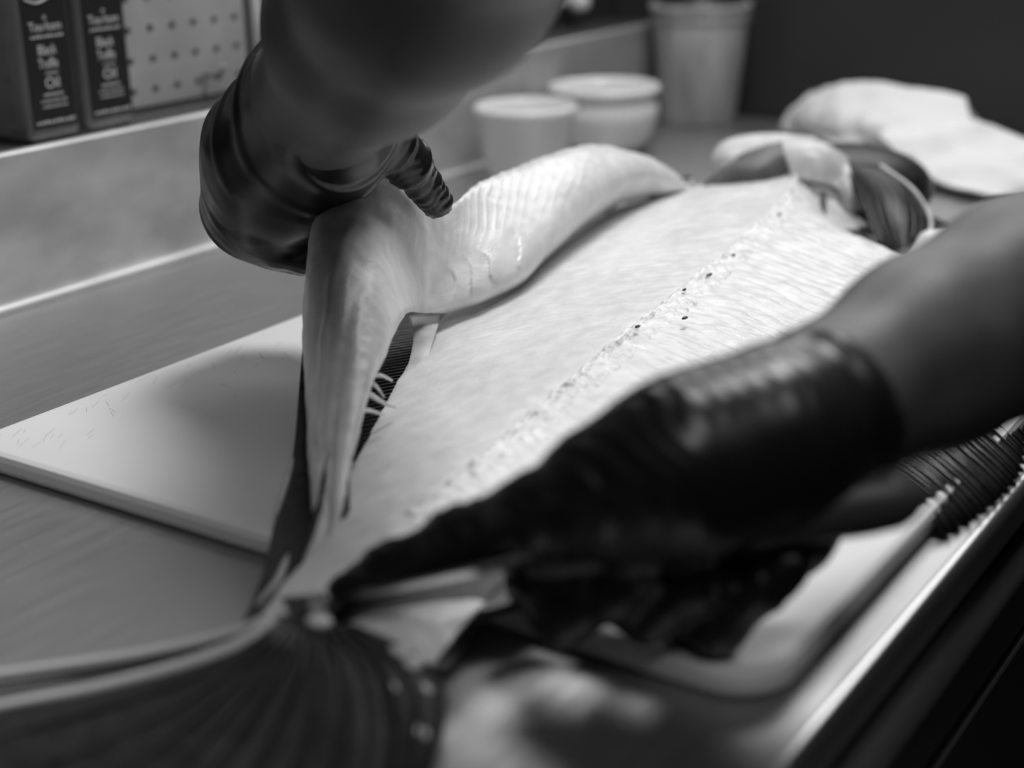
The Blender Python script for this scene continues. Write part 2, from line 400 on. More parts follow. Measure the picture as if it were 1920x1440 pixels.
# rib lines sweep from the backbone outward: finer on the left, deeper on the right
P3 = np.stack([X, Yg, Zt], -1); nz = vnoise(P3, 55, 3); nlo = vnoise(P3, 22, 8)
left = (s < 0)*np.sin(np.pi*np.clip(tl, 0, 1))*np.clip((Yg-.62)/.2, 0, 1)*np.clip(.45+nlo, 0, 1)
right = (s > 0)*np.clip(tr*3, 0, 1)*np.clip((Yg-.50)/.1, 0, 1)*np.clip(.55+nlo, .1, 1)
rl = np.abs(np.sin((Yg+.62*np.abs(X-S))*math.pi/.0100+nz*.5)); rr_ = np.abs(np.sin((Yg+.25*(X-S))*math.pi/.0125+nz*1.2+nlo*1.5))
Zt = Zt-.0017*left*(1-rl)**3-.0019*right*(1-rr_)**1.5
Zt = Zt+(.0010*nz+.0006*vnoise(P3*[1, 2.2, 1], 110, 4))*(s > 0)*np.clip(tr*4, 0, 1)+.0004*vnoise(P3, 120, 5)
Yg = Yg+.0022*vnoise(np.stack([X, Yg, Zt], -1), 90, 9)*(np.abs(s) > .985)
G = np.stack([X, Yg, Zt+Z0], -1); N = np.zeros_like(G); N[..., 2] = 1
frame = slab('frame_flesh', G, N, .0075, 'flesh', fish)
frame['label'] = 'exposed white flesh and rib lines over the bones'
# backbone: knobbly ridge, with a broad band of membrane bumps on its right
nb, mb = 520, 40
yb = np.linspace(.47, 1.15, nb)[:, None]; q = np.linspace(-1, 1, mb)[None, :]
wl, wr = .0045, .022*np.clip((1.17-yb)/.12, .3, 1)
xb = at('S', yb)+np.where(q < 0, q*wl, q*wr)
frac = np.where(q < 0, 0*q, (xb-at('S', yb))/(at('R', yb)-at('S', yb)))
zbse = at('SZ', yb)-(at('SZ', yb)-at('RZ', yb))*(np.clip(frac, 0, 1)**1.3)
pb = np.stack([xb, yb+0*q, zbse], -1); nb1 = vnoise(pb, 75, 2); nb2 = vnoise(pb, 190, 4)
bead = np.abs(np.sin((yb+.35*(xb-at('S', yb)))*math.pi/.0150+1.2*nb1))
off = np.where(q < 0, q*wl, q*wr); qq = np.clip(q, 0, 1)
zb_ = zbse+np.exp(-(off/.0030)**2)*(.0026+.0013*nb1+.0020*nb2+.0010*vnoise(pb, 420, 7))\
    + np.sin(math.pi*np.clip(qq, 0, 1)**.7)*(.0006+.0018*bead*(.5+.5*nb1)+.0008*nb2)-.0036*np.abs(q)**5-.0004
bb = slab('backbone', np.stack([xb, yb+0*q, zb_+Z0], -1), np.zeros((nb, mb, 3))+[0, 0, 1], .004, 'flesh_wet', fish)
bb['label'] = 'knobbly backbone ridge with torn membrane'
for k, (px, py) in enumerate(((1283, 543), (1284, 596), (1330, 515), (1375, 478), (1553, 473), (1462, 402), (1195, 612))):   # dark blood spots
    p = PZ(px, py, .0585 if k != 4 else .0335); bm = bmesh.new(); bmesh.ops.create_icosphere(bm, subdivisions=2, radius=1)
    for q_ in bm.verts:
        d = 1+.5*float(vnoise(np.array(q_.co)[None]*.01+p, 300, 6)[0]); q_.co = Vector((p[0]+.0010*d*q_.co.x*(1+(k*7 % 5)*.12), p[1]+(.0022+.0008*(k % 3))*d*q_.co.y, p[2]+.0009*q_.co.z))
    me = bpy.data.meshes.new('blood_spot'); bm.to_mesh(me); bm.free(); link('blood_spot', me, 'membrane', fish)
# lower fillet, still in its skin
n1, n2 = 160, 48
yl = np.linspace(.378, 1.15, n1)[:, None]; a = np.linspace(0, 2*math.pi, n2, endpoint=False)[None, :]
xl0 = at('L', yl)-.004; xl1 = at('R2', yl)+.008
cx, hw = (xl0+xl1)/2, (xl1-xl0)/2
ca, sa = np.cos(a), np.sin(a)
zc = .0185; hh = .0045
xx = cx+hw*np.sign(ca)*np.abs(ca)**.6; zz = zc+hh*np.sign(sa)*np.abs(sa)**.45
LG = np.stack([xx, yl+0*a, zz+0*yl+Z0], -1)
v = LG.reshape(-1, 3); ii = np.arange(n1*n2).reshape(n1, n2); jj = np.roll(ii, -1, 1)
f = np.stack([ii[:-1], jj[:-1], jj[1:], ii[1:]], -1).reshape(-1, 4).tolist()+[tuple(ii[0][::-1]), tuple(ii[-1])]
lf = link('lower_fillet', pydata('lower_fillet', v, f), ['flesh', 'skin_dark'], fish)
lf.data.polygons.foreach_set('material_index', [0 if (p.normal.z > .35) else 1 for p in lf.data.polygons])
lf['label'] = 'lower fillet with pale cut face and dark skin'

# fins along both edges: a dark membrane with one ray after another
def fin(name, side, y0, y1, n, reach, sweep, ztip, label):
    ys = np.linspace(y0, y1, n)
    rows = []
    for k, y in enumerate(ys):
        ex = float(at('L', y)) if side < 0 else float(at('R2', y))+.006
        base = np.array([ex-side*.004, y, .0185]); L_ = reach(k/(n-1))*(1+.06*math.sin(k*2.3))
        pts = []
        for t in np.linspace(0, 1, 7):
            p = base+np.array([side*L_*t*math.cos(sweep), -L_*t*math.sin(sweep), 0])
            p[2] = .0185+(ztip-.0185)*(t**1.5 if ztip < .01 else t)+(.004*math.sin(math.pi*t) if ztip < .01 else 0)
            pts.append(p+[0, 0, Z0])
        rows.append(pts)
    Gf = np.array(rows); nn = normals(Gf); nn *= np.sign(nn[..., 2].mean())
    mem = slab(name, Gf, nn, .0007, 'skin_dark', fish); mem['label'] = label
    for r in rows:
        r = np.array(r); r[:, 2] += .0007
        link('fin_ray', tube_mesh('fin_ray', r, np.linspace(.0009, .0004, 7)*(1.0 if side > 0 else .8), 5), 'fin_ray', mem)
fin('anal_fin', 1, .665, 1.02, 88, lambda t: .052*math.sin(math.pi*min(1, .28+t*.8))+.008, .38, .003, 'dark rayed fin drooping over the board edge')
fin('dorsal_fin', -1, .565, .95, 66, lambda t: .066*math.sin(math.pi*min(1, .05+t*.85))+.008, .90, .0150, 'dark rayed fin flat on the board behind the fillet')

# tail: stalk and dark fan spread on the steel
def zc_curve(pts): return np.array([PZ(*p) for p in pts])
tail_c = [zc_curve(c) for c in (
    [(540, 1150, .030), (440, 1192, .020), (250, 1232, .012), (0, 1266, .008), (-200, 1300, .006)],
    [(545, 1155, .031), (420, 1225, .022), (210, 1285, .014), (0, 1325, .010), (-200, 1365, .007)],
    [(560, 1160, .033), (455, 1270, .026), (310, 1390, .018), (180, 1470, .013), (50, 1550, .008)],
    [(585, 1165, .033), (560, 1270, .028), (500, 1400, .020), (440, 1500, .014), (380, 1600, .008)],
    [(605, 1168, .032), (680, 1255, .026), (700, 1380, .019), (680, 1490, .013), (650, 1600, .008)],
    [(618, 1166, .030), (745, 1215, .021), (822, 1275, .012), (826, 1380, .008), (780, 1480, .006)])]
TG = loft(tail_c, 70, 90)
un = np.linspace(0, 1, 70)[:, None]; vn = np.linspace(0, 1, 90)[None, :]
TG[..., 2] += .0006*np.abs(np.sin(vn*math.pi*15))*np.sin(np.pi*np.clip(un+.1, 0, 1))
TN = normals(TG); TN *= np.sign(TN[..., 2].mean())
tf = slab('tail_fin', TG, TN, .0025, 'skin_dark', fish, 'fin_web'); tf['label'] = 'dark fan-shaped tail fin spread on the steel'
ti = np.zeros(len(tf.data.polygons), int); ti[:69*89].reshape(69, 89)[:, :17] = 1     # paler web between the two leading rays
tf.data.polygons.foreach_set('material_index', ti)
for k in range(16):
    j = int(round(k/15*89)); r = TG[4:, j]+[0, 0, .0004]
    link('fin_ray', tube_mesh('fin_ray', r[::6], np.linspace(.0020, .0008, len(r[::6]))*(1.9 if k in (0, 3) else 1), 6), 'fin_ray_shine' if k in (0, 3) else 'skin_dark', tf)  # two rays coloured pale for the reflection in the steel and wet edge shine
for px, py, z, r in ((600, 1166, .034, .0045), (745, 1222, .021, .004), (770, 1246, .018, .0042), (792, 1292, .013, .0040), (775, 1372, .011, .0042), (728, 1290, .020, .003)):
    c0 = PZ(px, py, z); bm = bmesh.new(); bmesh.ops.create_icosphere(bm, subdivisions=3, radius=r)
    for q_ in bm.verts:
        d = 1+.35*float(vnoise(np.array(q_.co)[None]+c0, 160, 6)[0]); q_.co = Vector((q_.co.x*d*1.4, q_.co.y*d, q_.co.z*d*.55))+Vector(c0)
    me = bpy.data.meshes.new('flesh_scrap'); bm.to_mesh(me); bm.free(); link('flesh_scrap', me, 'flesh', fish)
# tail stalk joining body and fan
st = loft([zc_curve(c) for c in ([(500, 1120, .020), (520, 1150, .024), (535, 1172, .026)], [(552, 1118, .036), (566, 1145, .036), (572, 1172, .034)], [(610, 1110, .034), (615, 1145, .034), (622, 1176, .030)])], 24, 24)
sn = normals(st); sn *= np.sign(sn[..., 2].mean()); slab('tail_stalk', st, sn, .010, 'skin_dark', fish)
bf_ = loft([zc_curve(c) for c in ([(620, 1176, .026), (700, 1148, .022), (778, 1118, .021), (938, 1100, .020)], [(645, 1178, .027), (725, 1165, .025), (805, 1150, .024), (905, 1136, .022)],
    [(700, 1192, .024), (752, 1196, .022), (792, 1202, .021), (868, 1174, .020)], [(748, 1216, .020), (775, 1230, .019), (796, 1238, .018), (812, 1244, .017)])], 40, 30)
bf_[..., 2] += .0010*vnoise(bf_, 80, 3); bn_ = normals(bf_); bn_ *= np.sign(bn_[..., 2].mean())
bfl = slab('belly_flap', bf_, bn_, .004, 'flesh', fish); bfl['label'] = 'pale flap of lower fillet beneath the blade'
be_ = loft([zc_curve(c) for c in ([(941, 1096, .0235), (905, 1138, .0215), (868, 1178, .0195), (813, 1246, .0165)], [(945, 1112, .017), (912, 1152, .015), (876, 1194, .013), (826, 1252, .011)], [(950, 1130, .010), (920, 1168, .008), (888, 1206, .006), (840, 1258, .004)])], 30, 12)
slab('flap_skin', be_, toward_cam(be_, normals(be_)), .0015, 'skin_dark', bfl)

# lifted fillet: a thick sheet from the tail up to the hand and over along the back
C0 = [(596, 1065, .655), (583, 930, .700), (575, 800, .755), (567, 650, .800), (571, 520, .830), (588, 405, .850), (640, 324, .872), (700, 308, .885), (760, 330, .900),
      (830, 392, .925), (900, 342, 1.00), (1000, 300, 1.075), (1110, 272, 1.15), (1200, 290, 1.20), (1260, 320, 1.235), (1302, 352, 1.262)]
C4 = [(612, 1066, .652), (642, 955, .665), (662, 850, .705), (695, 735, .752), (725, 662, .790), (750, 605, .825), (762, 588, .850), (772, 585, .875), (785, 586, .900),
      (805, 587, .925), (850, 584, .950), (910, 566, .970), (985, 525, 1.005), (1070, 445, 1.102), (1170, 382, 1.222), (1303, 358, 1.256)]
BU = [.006, .012, .018, .022, .026, .026, .024, .018, .010, .002, .020, .040, .052, .046, .028, .008]
curves = []
for v_ in (0, .04, .12, .25, .42, .6, .76, .88, .96, 1):
    c = []
    for (x0, y0, d0), (x1, y1, d1), b_ in zip(C0, C4, BU):
        c.append(PD(x0+(x1-x0)*v_, y0+(y1-y0)*v_, d0+(d1-d0)*v_-1.25*b_*math.sqrt(max(0, 1-(2*v_-1)**2))**.9))
    curves.append(np.array(c))
nu, nv = 460, 110
FG = loft(curves, nu, nv); FN = toward_cam(FG, normals(FG))
vpar = crom(np.array([0, .04, .12, .25, .42, .6, .76, .88, .96, 1.0])[:, None], nv)[:, 0]
u = np.linspace(0, 15, nu)[:, None]; v_ = vpar[None, :]
pn = vnoise(FG, 60, 11); pl = vnoise(FG, 25, 14)
ridge = (1-np.abs(np.sin((u*5.0-2.2*v_+pn*.30)*math.pi)))**2.5
roll = np.clip((u-8.9)/.4, 0, 1)*np.clip((12.6-u)/2.2, 0, 1)*np.clip((.55-v_)/.25, 0, 1)
flake = np.clip((u-9.3)/.5, 0, 1)*np.clip((12.2-u)/.8, 0, 1)*np.clip((v_-.55)/.12, 0, 1)*np.clip((.93-v_)/.1, 0, 1)
fl = np.abs(((u*1.6-3.2*v_+.5*pn) % 1.0))
disp = .0010*ridge*roll-.0014*flake*fl+.0005*pn+.0012*pl+.0003*vnoise(FG, 170, 12)
strand = np.clip((6.5-u)/1.5, 0, 1)
disp = disp+strand*(.0016*np.exp(-((v_-.30)/.05)**2)*(1+pn)-.0012*np.exp(-((v_-.55)/.08)**2))
FG = FG+FN*disp[..., None]
fil = slab('fillet', FG, FN, .010, 'flesh', fish); fil['label'] = 'thick white fillet peeled up from the bones'
sk = slab('fillet_skin', FG[:, ::2]-FN[:, ::2]*.0100, FN[:, ::2], .0018, 'skin_dark', fil); sk['label'] = 'dark skin on the back of the fillet'
# ragged shreds along the inner edge of the strand, torn flap and dark skin edge
for px, py, d, px2, py2, d2, r in ((690, 700, .772, 735, 712, .79, .0012), (697, 718, .768, 720, 742, .78, .0010), (680, 735, .762, 742, 764, .78, .0014), (705, 688, .776, 712, 676, .785, .0016), (672, 770, .745, 720, 775, .765, .0012)):
    A, B = PD(px, py, d), PD(px2, py2, d2); t = np.linspace(0, 1, 7)[:, None]
    pts = A+(B-A)*t+np.array([0, 0, .0007])*np.sin(t*5+px); link('torn_shred', tube_mesh('torn_shred', pts, np.linspace(r*1.3, r*.5, 7), 8), 'flesh_wet', fil)
flap = loft([np.array([PD(*p) for p in c]) for c in ([(768, 592, .935), (774, 640, .905), (760, 700, .870), (735, 770, .825)], [(796, 588, .945), (796, 640, .905), (775, 702, .868), (744, 775, .824)], [(828, 588, .955), (815, 630, .915), (792, 705, .868), (752, 780, .823)])], 30, 16)
slab('edge_membrane', flap, toward_cam(flap, normals(flap)), .0012, 'skin_pale', fish)
side = loft([np.array([PD(*p) for p in c]) for c in (
    [(578, 520, .845), (563, 700, .802), (548, 860, .745), (515, 980, .695), (490, 1080, .655), (455, 1168, .622)],
    [(584, 520, .848), (572, 700, .802), (568, 860, .742), (550, 985, .685), (530, 1080, .645), (490, 1165, .616)],
    [(592, 520, .852), (584, 700, .806), (592, 860, .742), (598, 990, .682), (585, 1070, .640), (545, 1150, .612)])], 60, 20)
sd = slab('skin_flap', side, toward_cam(side, normals(side)), .0016, 'skin_dark', fish); sd['label'] = 'dark skin strip trailing to the tail'
for c in ([(549, 858, .742), (535, 905, .72), (518, 965, .697)], [(540, 1040, .655), (520, 1090, .638), (480, 1135, .622)]):  # pale strips stand in for highlights along the dark skin
    link('skin_edge_glint', tube_mesh('skin_edge_glint', crom([PD(x, y, d-.004) for x, y, d in c], 10), [.0006, .0012, .0015, .0017, .0018, .0018, .0016, .0014, .001, .0006], 7), 'skin_pale', sd)

# ---- head end: gill plates, throat membrane, pectoral fin
def patch(name, curves, th, m, parent, nu=28, nv=18, m_back=None, amp=.0, bulge=0.0):
    g = loft([np.array([PD(*p) for p in c]) for c in curves], nu, nv); n_ = toward_cam(g, normals(g))
    if bulge: g = g+n_*(bulge*np.sin(np.pi*np.linspace(0, 1, nu))[:, None, None]*np.sin(np.pi*np.linspace(0, 1, nv))[None, :, None])
    if amp: g = g+n_*(amp*vnoise(g, 70, 3))[..., None]
    return slab(name, g, n_, th, m, parent, m_back), g
hv, hf = [], []
hc = PD(1530, 360, 1.285)
bm = bmesh.new(); bmesh.ops.create_uvsphere(bm, u_segments=40, v_segments=24, radius=1)
for q_ in bm.verts:
    x, y, z = q_.co; q_.co = Vector((hc[0]+.085*x, hc[1]+.045+.075*y, max(Z0+.0135, Z0+.032+.036*z*(1+.15*x))))
me = bpy.data.meshes.new('head'); bm.to_mesh(me); bm.free()
head = link('head', me, 'skin_dark', fish); head['label'] = 'dark cut-off head end with opened gill plates'
patch('throat_membrane', ([(1306, 356, 1.262), (1355, 315, 1.262), (1415, 280, 1.262), (1466, 264, 1.262)], [(1345, 356, 1.245), (1390, 325, 1.235), (1440, 305, 1.235), (1474, 292, 1.245)], [(1400, 358, 1.24), (1430, 350, 1.235), (1455, 340, 1.235), (1474, 326, 1.24)]), .004, 'membrane', head, bulge=.004)
patch('gill_rim', ([(1337, 326, 1.285), (1336, 288, 1.288), (1366, 260, 1.292), (1440, 249, 1.295), (1530, 256, 1.29)], [(1352, 318, 1.275), (1358, 290, 1.275), (1385, 270, 1.28), (1445, 259, 1.283), (1530, 264, 1.28)], [(1372, 308, 1.272), (1385, 293, 1.272), (1412, 280, 1.272), (1455, 268, 1.275), (1530, 274, 1.275)]), .004, 'skin_pale', head)
patch('gill_plate', ([(1464, 266, 1.258), (1500, 258, 1.256), (1545, 266, 1.25), (1592, 296, 1.245)], [(1472, 295, 1.243), (1510, 290, 1.236), (1550, 298, 1.233), (1584, 320, 1.236)], [(1484, 330, 1.236), (1515, 338, 1.23), (1545, 346, 1.228), (1570, 352, 1.23)]), .003, 'skin_pale', head, bulge=.003)
patch('cheek_fold', ([(1592, 298, 1.246), (1608, 325, 1.24), (1618, 360, 1.235), (1622, 392, 1.23)], [(1582, 318, 1.232), (1592, 340, 1.224), (1600, 368, 1.22), (1600, 396, 1.222)], [(1566, 350, 1.23), (1574, 362, 1.226), (1580, 378, 1.224), (1584, 392, 1.224)]), .003, 'skin_pale', head, bulge=.004)
patch('gill_cavity', ([(1508, 344, 1.246), (1540, 350, 1.246), (1570, 360, 1.246), (1606, 385, 1.246)], [(1530, 380, 1.226), (1552, 392, 1.222), (1578, 398, 1.222), (1606, 402, 1.226)], [(1548, 424, 1.205), (1566, 430, 1.205), (1590, 432, 1.205), (1632, 424, 1.21)]), .003, 'skin_pale', head)
patch('gill_slit', ([(1540, 358, 1.232), (1539, 376, 1.222), (1541, 396, 1.212)], [(1548, 360, 1.231), (1549, 378, 1.221), (1549, 398, 1.211)]), .002, 'skin_dark', head, nv=6)
pf, pg = patch('pectoral_fin', ([(1590, 300, 1.222), (1604, 345, 1.205), (1624, 405, 1.185), (1652, 478, 1.160)], [(1612, 302, 1.220), (1640, 350, 1.196), (1664, 410, 1.172), (1680, 482, 1.152)], [(1634, 308, 1.218), (1682, 352, 1.194), (1708, 405, 1.172), (1708, 474, 1.150)], [(1650, 312, 1.222), (1712, 358, 1.206), (1744, 410, 1.188), (1742, 452, 1.166)]), .002, 'skin_dark', head, 40, 40, bulge=.006)
for k in range(9):
    link('fin_ray', tube_mesh('fin_ray', pg[2:-1:4, 2+k*4]+[0, 0, .0003], .0007, 5), 'fin_ray', head).name = 'fin_ray'
link('fin_margin', tube_mesh('fin_margin', pg[:, -1][::3]+CU*.001, .0018, 7), 'skin_pale', head)
patch('collar_flesh', ([(1694, 486, 1.135), (1712, 462, 1.14), (1745, 432, 1.145), (1800, 446, 1.14)], [(1700, 496, 1.122), (1730, 480, 1.118), (1760, 462, 1.118), (1805, 466, 1.125)], [(1710, 506, 1.118), (1740, 500, 1.112), (1770, 490, 1.112), (1810, 486, 1.118)]), .008, 'flesh', head, amp=.003)
patch('lower_jaw', ([(1748, 404, 1.25), (1775, 418, 1.245), (1802, 440, 1.24)], [(1750, 440, 1.235), (1775, 448, 1.235), (1806, 458, 1.23)]), .006, 'skin_dark', head, nv=8)

# ================================================================== KNIFE
kn_tip, kn_heel, kn_butt = PD(588, 1138, .598), PD(985, 1053, .566), PD(1735, 922, .553)
knife = thing('fillet_knife', 'fillet knife with black handle held in the gloved hand at the tail', 'knife', tuple(kn_heel))
ax_ = (kn_heel-kn_tip)/np.linalg.norm(kn_heel-kn_tip); side_ = np.cross(ax_, [0, 0, 1.0]); side_ /= np.linalg.norm(side_); upk = np.cross(side_, ax_)
bv, bf = [], []
for t in np.linspace(0, 1, 14):
    p = kn_tip+(kn_heel+ax_*.02-kn_tip)*t; hw_ = .0010+.0085*min(1, t*3)**.7
    for a_, b_ in ((-hw_, .0), (-hw_*.2, .0009), (hw_, .0011), (hw_, -.0011), (-hw_*.2, -.0009)):
        bv.append(p+upk*b_*.9+(upk*a_*.55+side_*a_*.83))
for i in range(13):
    for j in range(5): bf.append((i*5+j, i*5+(j+1) % 5, (i+1)*5+(j+1) % 5, (i+1)*5+j))
bf += [tuple(range(5))[::-1], tuple(range(65, 70))]
link('blade', pydata('blade', bv, bf), 'blade', knife, smooth=False)
hp_ = crom([kn_heel, kn_heel+(kn_butt-kn_heel)*.3+[0, 0, .001], kn_heel+(kn_butt-kn_heel)*.65, kn_butt], 30)
hr_ = np.interp(np.linspace(0, 1, 30), [0, .08, .35, .6, .85, .95, 1], [.006, .0095, .0105, .0105, .0125, .0115, .004])
link('handle', tube_mesh('handle', hp_, hr_, 18), 'handle', knife)

# ================================================================== PERSON (arms reach in; torso stands in front of the counter)
person = thing('person', 'person in a dark shirt and black gloves filleting the fish with both arms reaching in', 'person', (.14, .70, 0))
def seg(*pts): return [(np.array(a, float), np.array(b, float), ra, rb) for (a, ra), (b, rb) in zip(pts, pts[1:])]
shL, shR = np.array([.06, .50, Z0+.47]), np.array([.06, .90, Z0+.47])
lw, lf1, lf2, le = PD(600, 195, .815), PD(700, 60, .70), PD(800, -90, .615), PD(960, -330, .53)
rw, rf1, rf2, re_ = PD(1560, 760, .575), PD(1740, 660, .600), PD(1920, 570, .625), PD(2280, 390, .70)
armL = seg((PD(560, 262, .850), .034), (lw, .0375), (lf1, .0475), (lf2, .0545), (le, .050), (shL, .062))
armR = seg((PD(1440, 815, .565), .0285), (rw, .0285), (rf1, .0365), (rf2, .0415), (re_, .045), (shR, .062))
torso = seg((shL+[.03, .02, 0], .085), (shR+[.03, -.02, 0], .085))+seg((shL+[.06, .11, -.05], .10), ((.16, .64, Z0+.10), .115), ((.17, .64, Z0-.05), .125))+seg((shR+[.06, -.11, -.05], .10), ((.16, .76, Z0+.10), .115), ((.17, .76, Z0-.05), .125))+seg(((.10, .70, Z0+.48), .07), ((.08, .70, Z0+.60), .055))
body = link('body', field_mesh('body', [dict(s=armL, k=.02), dict(s=armR, k=.02), dict(s=torso, k=.06)], .0055, .03), 'arm', person)
body['label'] = 'bare forearms'
slv = seg((shL+(le-shL)*.45, .068), (shL, .076))+seg((shR+(re_-shR)*.45, .066), (shR, .076))
shirt = link('shirt', field_mesh('shirt', [dict(s=[(a, b, ra+.012, rb+.012) for a, b, ra, rb in torso[:-1]], k=.06), dict(s=slv[:1], k=.02), dict(s=slv[1:], k=.02)], .008, .03), 'shirt', person)

# left glove: palm over the fillet, thumb on this side, fingers wrapped behind
def fold(P, amp, freq, seed): return amp*np.sin(freq*(P@np.array([.5, -.4, .77]))+3*vnoise(P, 45, seed))
palm = seg((PD(650, 120, .765), .0440), (PD(596, 205, .822), .0400), (PD(545, 300, .865), .042), (PD(500, 385, .895), .034))+seg((PD(596, 240, .835), .036), (PD(515, 290, .86), .036), (PD(470, 375, .888), .026))\
    + seg((PD(615, 250, .848), .030), (PD(560, 370, .905), .028), (PD(555, 430, .915), .024))
thumb = seg((PD(640, 250, .845), .024), (PD(712, 250, .850), .0185), (PD(764, 306, .868), .0125), (PD(818, 378, .893), .0098))
def finger(*p): return seg(*[(PD(x, y, d), r) for x, y, d, r in p])
fingersL = [finger((475, 350, .900, .0125), (500, 400, .935, .0115), (590, 410, .935, .0105), (650, 405, .925, .0095)),
            finger((470, 385, .895, .0125), (505, 430, .925, .0115), (590, 445, .925, .0105), (645, 440, .915, .0095)),
            finger((472, 410, .885, .0125), (510, 452, .912, .0115), (580, 470, .912, .0105), (635, 468, .905, .0095)),
            finger((485, 425, .872, .0120), (520, 465, .895, .0110), (572, 482, .900, .0100), (618, 486, .895, .0090))]
a_t, b_t = PD(712, 250, .850), PD(818, 378, .893); tdir = (b_t-a_t)/np.linalg.norm(b_t-a_t)
ca_, cb_, cc_ = PD(466, 78, .795), PD(744, 208, .805), PD(602, 268, .778)
cut_p = cc_; tilt = np.cross(ca_-cc_, cb_-cc_); tilt /= np.linalg.norm(tilt)
if (lf1-cut_p)@tilt < 0: tilt = -tilt
def postL(P, D):
    along = (P-a_t)@tdir; near = np.exp(-np.clip(seg_dist(P, a_t, b_t, .010, .010), 0, 1)/.006)*np.clip(along/.012+.6, 0, 1)
    wr = np.abs(np.sin(along*math.pi/.0060+.9*((P-a_t)@CR)/.012+2.6*vnoise(P, 85, 5)+1.0*vnoise(P, 190, 8)))
    D = D-.0017*near*(wr-.5)
    far = np.clip(1-near, 0, 1)
    rad = np.linalg.norm((P-PD(640, 215, .80))*[1, 1, 1], axis=-1)
    D = D-far*.0022*np.clip(np.sin(rad*330+1.5*vnoise(P, 18, 2)), 0, 1)**2*np.clip(.35+1.3*vnoise(P, 16, 4), 0, 1)
    return np.maximum(D, (P-cut_p)@tilt)
gl = link('glove', field_mesh('glove', [dict(s=palm, k=.018), dict(s=thumb, k=.008)]+[dict(s=q_, k=.005) for q_ in fingersL], .0016, .006, postL), 'glove', person)
gl['label'] = 'wrinkled black glove gripping the lifted fillet'
# right glove: back of the hand above the handle, index along the blade, other fingers curled under
palmR = seg((PD(1585, 752, .572), .0305), (PD(1450, 820, .560), .030), (PD(1290, 872, .552), .030), (PD(1130, 915, .553), .024))+seg((PD(1500, 805, .572), .024), (PD(1330, 900, .575), .021), (PD(1160, 975, .575), .022))+seg((PD(1480, 850, .580), .022), (PD(1470, 985, .590), .0175), (PD(1380, 1040, .592), .016))
index = finger((1130, 915, .553, .0190), (1010, 960, .560, .0145), (860, 1012, .582, .0112), (730, 1068, .596, .0090), (640, 1106, .602, .0058))
thumbR = finger((1420, 880, .585, .0185), (1290, 950, .600, .0140), (1170, 1005, .600, .0115), (1090, 1040, .594, .0098))
curl = [finger((1120, 960, 0.588, 0.0150), (1010, 1087.5, 0.602, 0.0125), (1055, 1152, 0.586, 0.0115), (1150, 1110, 0.572, 0.0100), (1200, 1071.88, 0.567, 0.0090)),
        finger((1230, 985, 0.588, 0.0150), (1140, 1100, 0.600, 0.0125), (1215, 1148, 0.584, 0.0115), (1300, 1096.88, 0.570, 0.0100), (1340, 1065.62, 0.565, 0.0090)),
        finger((1340, 1000, 0.588, 0.0145), (1290, 1140, 0.596, 0.0120), (1345, 1173, 0.583, 0.0110), (1430, 1093.75, 0.572, 0.0098), (1480, 1056.25, 0.568, 0.0088))]
cutR = (rw-PD(1450, 820, .560)); cutR /= np.linalg.norm(cutR); cutRp = PD(1572, 752, .573)
def postR(P, D):
    D = D-.0011*np.abs(np.sin((P@cutR)*420+3*vnoise(P, 40, 3)))*np.clip(.4+vnoise(P, 34, 6), 0, 1)
    cuff = np.exp(-(((P-cutRp)@cutR+.006)/.004)**2)
    D = D-.0022*cuff*(1+.5*vnoise(P, 60, 2))
    return np.maximum(D, (P-cutRp)@cutR+.003*vnoise(P, 50, 9))
gr = link('glove', field_mesh('glove', [dict(s=palmR, k=.018), dict(s=index, k=.008), dict(s=thumbR, k=.008)]+[dict(s=q_, k=.006) for q_ in curl], .0016, .005, postR), 'glove', person)
gr['label'] = 'black glove holding the knife'

# ================================================================== DISHES, CONTAINER, TOWEL
c = PZ(983, 330, 0); k = 1.0
rm = lathe('ramekin', [(0, .004), (.036, .004), (.037, 0), (.040, 0), (.041, .004), (.0500, .062), (.0520, .064), (.0535, .068), (.0530, .072), (.0510, .074), (.0485, .072), (.0475, .066), (.0385, .010), (0, .009)], (c[0]+.003, c[1], Z0+.0003), 'ceramic', None, 64)
tag(rm, 'white straight-sided ramekin beside the round-bellied bowl', 'ramekin')
c = PZ(1133, 283, 0)
bw = lathe('bowl', [(0, .004), (.030, .004), (.031, 0), (.034, 0), (.040, .006), (.0535, .022), (.0600, .040), (.0600, .052), (.0560, .060), (.0570, .063), (.0615, .066), (.0620, .071), (.0595, .074), (.0555, .071), (.0525, .062), (.055, .050), (.048, .026), (.035, .010), (0, .009)], (c[0], c[1], Z0+.0003), 'ceramic', None, 64)
tag(bw, 'white round-bellied bowl with a rolled rim behind the ramekin', 'bowl')
c = PZ(1309, 226, 0)
tub = thing('plastic_tub', 'tall cloudy plastic tub with a ribbed rim standing against the dark partition', 'tub', (c[0], c[1], Z0+.0003))
lathe('tub_body', [(0, .003), (.043, .003), (.0435, 0), (.0455, .002), (.0575, .118), (.0575, .120), (.0590, .121), (.0590, .134), (.0572, .134), (.0560, .120), (.0440, .006), (0, .006)], (c[0], c[1], Z0+.0003), 'plastic', tub, 64)
lathe('tub_rim', [(.0585, .134), (.0615, .135), (.0625, .139), (.0612, .142), (.0580, .142), (.0565, .139), (.0585, .134)], (c[0], c[1], Z0+.0003), 'plastic', tub, 64)
lathe('tub_contents', [(0, .0075), (.0435, .0075), (.0520, .100), (.0535, .140), (.048, .150), (.02, .156), (0, .157)], (c[0], c[1], Z0+.0003), 'sauce', tub, 48)
